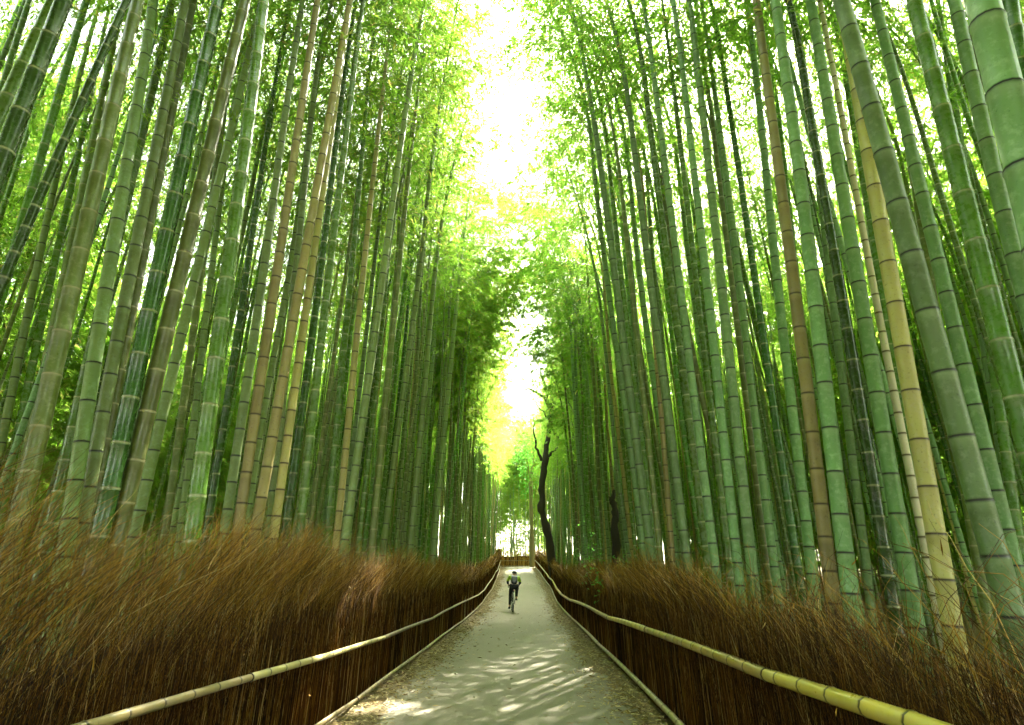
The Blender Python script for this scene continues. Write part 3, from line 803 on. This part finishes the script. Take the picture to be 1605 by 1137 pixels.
# black tree leaning up out of the right fence
Y0 = 37.5
q = lambda px, py, dy=0: at_y(px, py, Y0 + dy)
b0 = q(861, 868); b0 = np.array([max(b0[0], cxf(Y0) + 2.12), Y0, float(ground(2.3, Y0)) - .05])
tree = empty('tree', b0); tag(tree, 'crooked black-barked tree with bare limbs rising behind the far right fence', 'tree')
loc = lambda p: np.array(p) - b0
mb = MB()
limb(mb, [loc(b0), loc(q(861, 845)), loc(q(853, 815)), loc(q(848, 788)), loc(q(849, 760)), loc(q(853, 735)), loc(q(856, 705)), loc(q(861, 672)), loc(q(865, 640)), loc(q(864, 615)), loc(q(867, 588)), loc(q(864, 560))], [.32, .25, .23, .22, .21, .22, .18, .17, .15, .12, .09, .05], 40, .035, 10, 1)
for k, (pts, r0) in enumerate([
    ([(863, 640), (852, 622), (835, 610), (822, 611), (806, 606)], .06), ([(849, 722), (840, 700), (838, 676), (836, 655)], .05),
    ([(852, 730), (862, 712), (874, 702)], .07), ([(862, 668), (870, 680), (877, 690)], .05), ([(864, 640), (856, 610), (846, 580), (844, 545)], .04),
    ([(866, 600), (872, 575), (874, 550)], .035), ([(866, 610), (880, 590), (889, 560)], .03), ([(838, 610), (833, 585), (834, 565)], .025), ([(862, 660), (845, 640), (835, 625)], .03)]):
    limb(mb, [loc(q(a, b, random.uniform(-.4, .4) * i / 3)) for i, (a, b) in enumerate(pts)], [r0 * 1.9, r0 * 1.35, r0 * .6], 14, .04, 6, 10 + k)
mb.build('trunk', M['bark_dark'], tree)
mb = MB()
for k, (a, b, rr, n) in enumerate([(826, 692, .9, 200), (885, 612, .8, 120), (872, 535, 1.0, 220), (838, 535, .8, 120), (893, 650, .8, 120)]):
    leafy(mb, loc(q(a, b, random.uniform(-.5, .5))), rr, n, .13, .45, 40 + k)
mb.build('crown', M['broadleaf'], tree, False)

# second black trunk, half hidden among the stems
Y0 = 19.5
b0 = np.array([at_y(962, 860, Y0)[0], Y0, float(ground(3.2, Y0)) - .05])
tree = empty('tree', b0); tag(tree, 'broken black tree stump half hidden among bamboo right of the path', 'tree')
mb = MB()
limb(mb, [loc(b0), loc(q(963, 830)), loc(q(964, 800)), loc(q(961, 782)), loc(q(963, 768))], [.16, .13, .11, .09, .04], 20, .015, 10, 3)
limb(mb, [loc(q(963, 800)), loc(q(957, 786)), loc(q(954, 779))], [.06, .05, .02], 8, .015, 6, 4)
mb.build('trunk', M['bark_dark'], tree)

# pale trunk by the end fence and a slim one beyond it
for (px, py, pt, Y0, r0, lab) in ((834, 872, (829, 640), 63.5, .27, 'sunlit olive tree trunk at the end of the right fence'), (806, 872, (808, 660), 80.0, .16, 'slender grey tree in the bright gap beyond the end fence')):
    b0 = np.array([at_y(px, py, Y0)[0], Y0, float(ground(1.5, Y0)) - .05]); tree = empty('tree', b0); tag(tree, lab, 'tree')
    mb = MB(); limb(mb, [loc(b0), loc(q(px - 1, 800)), loc(q(px - 2, 745)), loc(q(px + 4, 722)), loc(q(*pt))], [r0, r0 * .8, r0 * .75, r0 * .5, r0 * .2], 20, .05, 9, int(px))
    limb(mb, [loc(q(px - 1, 760)), loc(q(px - 6, 735)), loc(q(px - 9, 715))], [r0 * .4, r0 * .25, r0 * .1], 8, .05, 6, int(px) + 1)
    limb(mb, [loc(q(px - 1, 745)), loc(q(px + 8, 718)), loc(q(px + 14, 700))], [r0 * .4, r0 * .25, r0 * .1], 8, .05, 6, int(px) + 2)
    mb.build('trunk', M['bark_pale'], tree)
    mb = MB()
    for k in range(16): leafy(mb, loc(q(px + random.uniform(-22, 18), random.uniform(650, 770), random.uniform(-2, 2))), 1.3, 170, .28, .4, 80 + k)
    mb.build('crown', M['broadleaf'], tree, False)

def plant(px, py, Y0, top, n, spread, size, lab, name, cat):
    x = at_y(px, py, Y0)[0]; x = max(x, cxf(Y0) + 2.12); b0 = np.array([x, Y0, float(ground(x, Y0)) - .03])
    root = empty(name, b0); tag(root, lab, cat); mb = MB(); lf = MB()
    for k in range(n):
        tip = np.array([random.gauss(0, spread), random.gauss(0, spread), top * random.uniform(.72, 1.05)])
        P = limb(mb, [(0, 0, 0), tip * .5 + np.array([0, 0, .15]), tip], [.014, .009, .003], 9, .008, 5, 200 + k)
        for f in np.linspace(.5, 1, 7): leafy(lf, P[int(f * 8)], .16, 7, size, .45, random.randrange(9999))
    mb.build('stem', M['branch'], root); lf.build('leaves', M['broadleaf'], root, False)
plant(922, 868, 13.0, 1.75, 12, .18, .10, 'small bright green leafy shrub poking up behind the right fence', 'shrub', 'shrub')
plant(936, 760, 15.0, 3.2, 4, .40, .09, 'loose leafy sapling among the stems above the bright green shrub', 'sapling', 'sapling')

# ------------------------------------------------------------------ cyclist
BY = 25.3
bx = float(at_y(803, 950, BY)[0]); bz = float(ground(bx, BY)) + .012
LEAN = R(4)
M['tyre'] = simple('tyre_rubber', (.012, .012, .012), .8); M['alloy'] = simple('alloy', (.55, .55, .56), .3, .1, 30, Metallic=.8)
M['frame_paint'] = simple('frame_paint', (.02, .02, .025), .3); M['black_cloth'] = simple('black_cloth', (.008, .009, .014), .8)
M['skin'] = simple('skin', (.45, .27, .19), .5, .1); M['helmet'] = simple('helmet_shell', (.010, .012, .015), .35); M['mudguard'] = simple('mudguard_grey', (.42, .42, .42), .45, .1)
M['saddle'] = simple('saddle', (.01, .01, .01), .6); M['lamp'] = simple('rear_reflector', (.3, .01, .01), .3)
t = NT('cycling_jacket'); tc = t.n('ShaderNodeTexCoord').outputs['Object']; sp = t.n('ShaderNodeSeparateXYZ'); t.l(tc, sp.inputs[0])
ax = t.math('ABSOLUTE', sp.outputs[0])
yel = t.math('MULTIPLY', t.math('GREATER_THAN', ax, .125), t.math('GREATER_THAN', sp.outputs[2], 1.13))
c = t.mix(t.math('GREATER_THAN', sp.outputs[2], 1.16), (.010, .012, .025), (.008, .014, .028)); c = t.mix(yel, c, (.32, .49, .02))
c = t.mix(t.math('MULTIPLY', t.math('GREATER_THAN', sp.outputs[2], 1.335), t.math('LESS_THAN', ax, .12)), c, (.35, .40, .45))
t.bsdf(c, .7); M['jacket'] = t.mat

bike = empty('bicycle', (bx, BY, bz)); bike.rotation_euler = (0, LEAN, R(2)); tag(bike, 'dark racing bicycle ridden away up the path, seen from behind', 'bicycle')
def ring(mb, c, r, rt, n=36, s=8):
    a = np.linspace(0, 2 * np.pi, n + 1); P = np.array(c) + np.stack([0 * a, r * np.cos(a), r * np.sin(a)], -1)
    mb.tubes(P, np.full(n + 1, rt), s)
for wy in (-.43, .58):
    w = MB(); ring(w, (0, wy, .34), .325, .016); wo = w.build('wheel', M['tyre'], bike); wo.name = 'tyre' if False else wo.name
    rm = MB(); ring(rm, (0, wy, .34), .302, .010); rm.build('rim', M['alloy'], wo)
    sk = MB()
    for k in range(20):
        a = k * 2 * math.pi / 20; sgn = .025 if k % 2 else -.025
        sk.tubes(np.array([[sgn, wy, .34], [0, wy + .3 * math.cos(a), .34 + .3 * math.sin(a)]]), np.array([.0015, .0015]), 4)
    sk.tubes(np.array([[-.05, wy, .34], [.05, wy, .34]]), np.array([.018, .018]), 8, cap=True); sk.build('spokes', M['alloy'], wo)
fr = MB()
def bar(mb, a, b, r, s=8): mb.tubes(np.array([a, b], float), np.array([r, r]), s, cap=True)
bar(fr, (0, 0, .28), (0, -.17, .86), .016); bar(fr, (0, 0, .28), (0, .44, .80), .019); bar(fr, (0, -.15, .80), (0, .43, .86), .015); bar(fr, (0, .44, .78), (0, .42, .96), .018)
for s_x in (-1, 1):
    bar(fr, (s_x * .045, 0, .28), (s_x * .06, -.43, .34), .009); bar(fr, (s_x * .012, -.15, .80), (s_x * .06, -.43, .34), .008); bar(fr, (s_x * .03, .44, .78), (s_x * .05, .58, .34), .010)
fr.build('frame', M['frame_paint'], bike)
sd = MB(); tt = np.linspace(0, 1, 8); P = np.stack([0 * tt, -.32 + .27 * tt, .925 + .015 * np.cos(tt * 3)], -1); sd.tubes(P, np.interp(tt, [0, .15, .5, 1], [.03, .072, .045, .016]), 10, cap=True)
v = sd.v[0]; v[:, 2] = .925 + (v[:, 2] - .925) * .42; so = sd.build('saddle', M['saddle'], bike); bar_ = MB(); bar(bar_, (0, -.17, .86), (0, -.185, .91), .013); bar_.build('seat_post', M['alloy'], so)
hb = MB(); a = np.linspace(-1, 1, 21); hbP = np.stack([.21 * np.clip(a * 1.4, -1, 1), .46 + .08 * np.clip(np.abs(a) * 3 - 2.0, 0, .5) * 2, .965 - .13 * np.clip(np.abs(a) * 3 - 2.2, 0, 1)], -1); hb.tubes(hbP, np.full(21, .014), 8, cap=True); hb.build('handlebar', M['frame_paint'], bike)
mg = MB(); a = np.linspace(R(70), R(190), 14); P = np.stack([0 * a, -.43 + .365 * np.cos(a), .34 + .365 * np.sin(a)], -1); mg.tubes(P, np.full(14, .026), 8); mg.build('mudguard', M['mudguard'], bike)
for s_x, a0 in ((-1, -90), (1, 90)):
    ck = MB(); e = (s_x * .085, .17 * math.cos(R(a0)), .28 + .17 * math.sin(R(a0))); bar(ck, (s_x * .06, 0, .28), e, .011); co_ = ck.build('crank', M['alloy'], bike)
    pd = MB(); pd.box((min(s_x * .09, s_x * .19), e[1] - .05, e[2] - .012), (max(s_x * .09, s_x * .19), e[1] + .05, e[2] + .012)); pd.build('pedal', M['frame_paint'], co_)
rl = MB(); ring(rl, (0.04, 0, .28), .095, .006, 24, 6); rl.build('chainring', M['alloy'], bike)
lp = MB(); lp.tubes(np.array([[0, -.235, .80], [0, -.26, .80]]), np.array([.022, .020]), 10, cap=True); lp.build('reflector', M['lamp'], bike)

per = empty('person', (bx, BY, bz)); per.rotation_euler = (0, LEAN, R(2))
tag(per, 'cyclist in black tights and navy jacket with yellow-green shoulders, riding away up the path', 'person')
def skin_obj(name, verts, edges, root_i, mats, parent, sub=2):
    me = bpy.data.meshes.new(name); me.from_pydata([v[:3] for v in verts], edges, []); me.materials.append(mats)
    o = link(name, me, parent); sk = o.modifiers.new('skin', 'SKIN'); sk.use_smooth_shade = True
    for i, v in enumerate(verts):
        d = me.skin_vertices[0].data[i]; rr = v[3] if isinstance(v[3], tuple) else (v[3], v[3]); d.radius = rr; d.use_root = (i == root_i)
    ss = o.modifiers.new('subdiv', 'SUBSURF'); ss.levels = sub; ss.render_levels = sub
    return o
V, E = [], []
def av(x, y, z, r, p=None):
    V.append((x, y, z, r)); i = len(V) - 1
    if p is not None: E.append((p, i))
    return i
def body_torso(k=.88):
    pel = av(0, -.19, 1.00, (.135 * k, .115 * k)); w = av(0, -.06, 1.11, (.125 * k, .10 * k), pel); ch = av(0, .10, 1.225, (.155 * k, .115 * k), w); up = av(0, .25, 1.305, (.135 * k, .095 * k), ch)
    return pel, up
def arm(up, sx, k=1.0, hand=True):
    sh = av(sx * .185, .27, 1.30, .062 * k, up); ua = av(sx * .228, .315, 1.20, .052 * k, sh); el = av(sx * .262, .36, 1.10, .043 * k, ua); wr = av(sx * .222, .455, 1.01, .031 * k, el)
    if hand:
        pm = av(sx * .208, .50, .992, .033, wr)
        for j, (dx, ln) in enumerate(((-.030, .060), (-.010, .072), (.010, .070), (.030, .055))):
            kn = av(sx * .208 + dx, .545, .997, .010, pm); m1 = av(sx * .208 + dx, .56 + ln * .25, .970, .009, kn); av(sx * .208 + dx, .545, .950, .008, m1)
        t1 = av(sx * .176, .505, .975, .011, pm); av(sx * .174, .515, .945, .009, t1)
    return wr
pel, up = body_torso()
nk = av(0, .345, 1.355, .058, up); hd = av(0, .405, 1.435, (.080, .092), nk); av(0, .435, 1.505, (.070, .080), hd)
for sx in (-1, 1): arm(up, sx)
LEG = {}
for sx in (-1, 1):
    hp = av(sx * .095, -.17, .95, .095, pel)
    if sx < 0: pts = [(-.112, -.03, .77, .082), (-.125, .10, .60, .060), (-.125, .03, .42, .056), (-.128, -.045, .215, .038), (-.13, .03, .145, .038), (-.13, .11, .135, .030)]
    else: pts = [(.118, .02, .88, .085), (.135, .20, .83, .064), (.135, .13, .66, .057), (.13, .0, .535, .038), (.13, .06, .475, .038), (.13, .14, .475, .030)]
    p = hp
    for (x, y, z, r) in pts: p = av(x, y, z, r, p)
    LEG[sx] = pts
skin_obj('body', V, E, pel, M['skin'], per)
V, E = [], []; p0, up = body_torso(1.06)
for sx in (-1, 1): arm(up, sx, 1.2, False)
av(0, .315, 1.340, .068, up); skin_obj('jacket', V, E, p0, M['jacket'], per)
V, E = [], []; p0 = av(0, -.195, 1.0, (.142, .118))
for sx in (-1, 1):
    p = av(sx * .095, -.17, .95, .104, p0)
    for (x, y, z, r) in LEG[sx][:4]: p = av(x, y, z, r * 1.09, p)
skin_obj('tights', V, E, p0, M['black_cloth'], per)
for sx in (-1, 1):
    V, E = [], []; a_, b_, c_ = LEG[sx][3:]; p = av(a_[0], a_[1] - .02, a_[2] - .055, .044); p = av(b_[0], b_[1], b_[2] - .012, .046, p); av(c_[0], c_[1] + .03, c_[2] - .012, .036, p)
    skin_obj('shoe', V, E, 0, M['black_cloth'], per, 1)
hm = MB(); th = np.linspace(.05, 1.65, 9); ph = np.linspace(0, 2 * np.pi, 25)[:-1]
P = np.stack([.098 * np.sin(th)[:, None] * np.cos(ph) * (1 + .05 * np.cos(ph * 8)), .425 + .128 * np.sin(th)[:, None] * np.sin(ph), 1.452 + .118 * np.cos(th)[:, None] + 0 * ph], -1)
i = np.arange(9 * 24).reshape(9, 24); hm.add(P, np.stack([i[:-1], np.roll(i[:-1], -1, 1), np.roll(i[1:], -1, 1), i[1:]], -1)); hm.build('helmet', M['helmet'], per)
fc = MB()      # features of the face (turned away up the path)
for sx in (-1, 1): ring(fc, (sx * .030, .395, 1.56), .004, .006, 8, 5); fc.tubes(np.array([[sx * .082, .30, 1.565], [sx * .094, .295, 1.545], [sx * .084, .30, 1.52]]), np.array([.008, .010, .007]), 6)
fc.tubes(np.array([[0, .395, 1.555], [0, .425, 1.525], [0, .40, 1.515]]), np.array([.008, .013, .010]), 6); fc.tubes(np.array([[-.022, .392, 1.49], [0, .402, 1.488], [.022, .392, 1.49]]), np.array([.004, .007, .004]), 6)
fo = fc.build('face', M['skin'], per); fo.location = (0, .10, -.112)

# ------------------------------------------------------------------ light
SUN_AZ, SUN_EL = SAZ, SEL
world = bpy.data.worlds.new('World'); scene.world = world; world.use_nodes = True
nt = world.node_tree; bg = nt.nodes['Background']; sky = nt.nodes.new('ShaderNodeTexSky'); sky.sky_type = 'NISHITA'; sky.sun_disc = False
sky.sun_elevation = SUN_EL; sky.sun_rotation = SUN_AZ; sky.dust_density = 3.0; sky.air_density = 1.0
hs = nt.nodes.new('ShaderNodeHueSaturation'); hs.inputs['Saturation'].default_value = .45; nt.links.new(sky.outputs[0], hs.inputs['Color'])
wm = nt.nodes.new('ShaderNodeMix'); wm.data_type = 'RGBA'; wm.blend_type = 'MULTIPLY'; wm.inputs[0].default_value = 1; wm.inputs[7].default_value = (1, .98, .80, 1)   # thin high overcast: a white sky
nt.links.new(hs.outputs[0], wm.inputs[6]); nt.links.new(wm.outputs[2], bg.inputs[0]); bg.inputs[1].default_value = .15
sl = bpy.data.lights.new('sun', 'SUN'); sl.energy = 3.5; sl.angle = R(.55); sl.color = (1, .95, .80)
so = link('sun', sl); so.rotation_euler = Vector((math.sin(SUN_AZ) * math.cos(SUN_EL), math.cos(SUN_AZ) * math.cos(SUN_EL), math.sin(SUN_EL))).to_track_quat('Z', 'Y').to_euler(); so.location = (10, 20, 40)

cam = bpy.data.cameras.new('camera'); co = link('camera', cam); co.location = (0, 0, CAMZ); co.rotation_euler = (math.pi / 2 + TH, 0, 0)
cam.sensor_width = 36; cam.lens = F / 1605 * 36; cam.clip_start = .05; cam.clip_end = 6000; scene.camera = co
scene.view_settings.view_transform = 'Standard'; scene.view_settings.look = 'None'; scene.view_settings.gamma = 1; scene.view_settings.exposure = 4.2
scene.cycles.use_denoising = True; scene.cycles.use_adaptive_sampling = True; scene.cycles.adaptive_threshold = .035
scene.cycles.max_bounces = 5; scene.cycles.diffuse_bounces = 3; scene.cycles.glossy_bounces = 1; scene.cycles.transmission_bounces = 4; scene.cycles.transparent_max_bounces = 4
scene.cycles.sample_clamp_indirect = 8; scene.cycles.caustics_reflective = False; scene.cycles.caustics_refractive = False
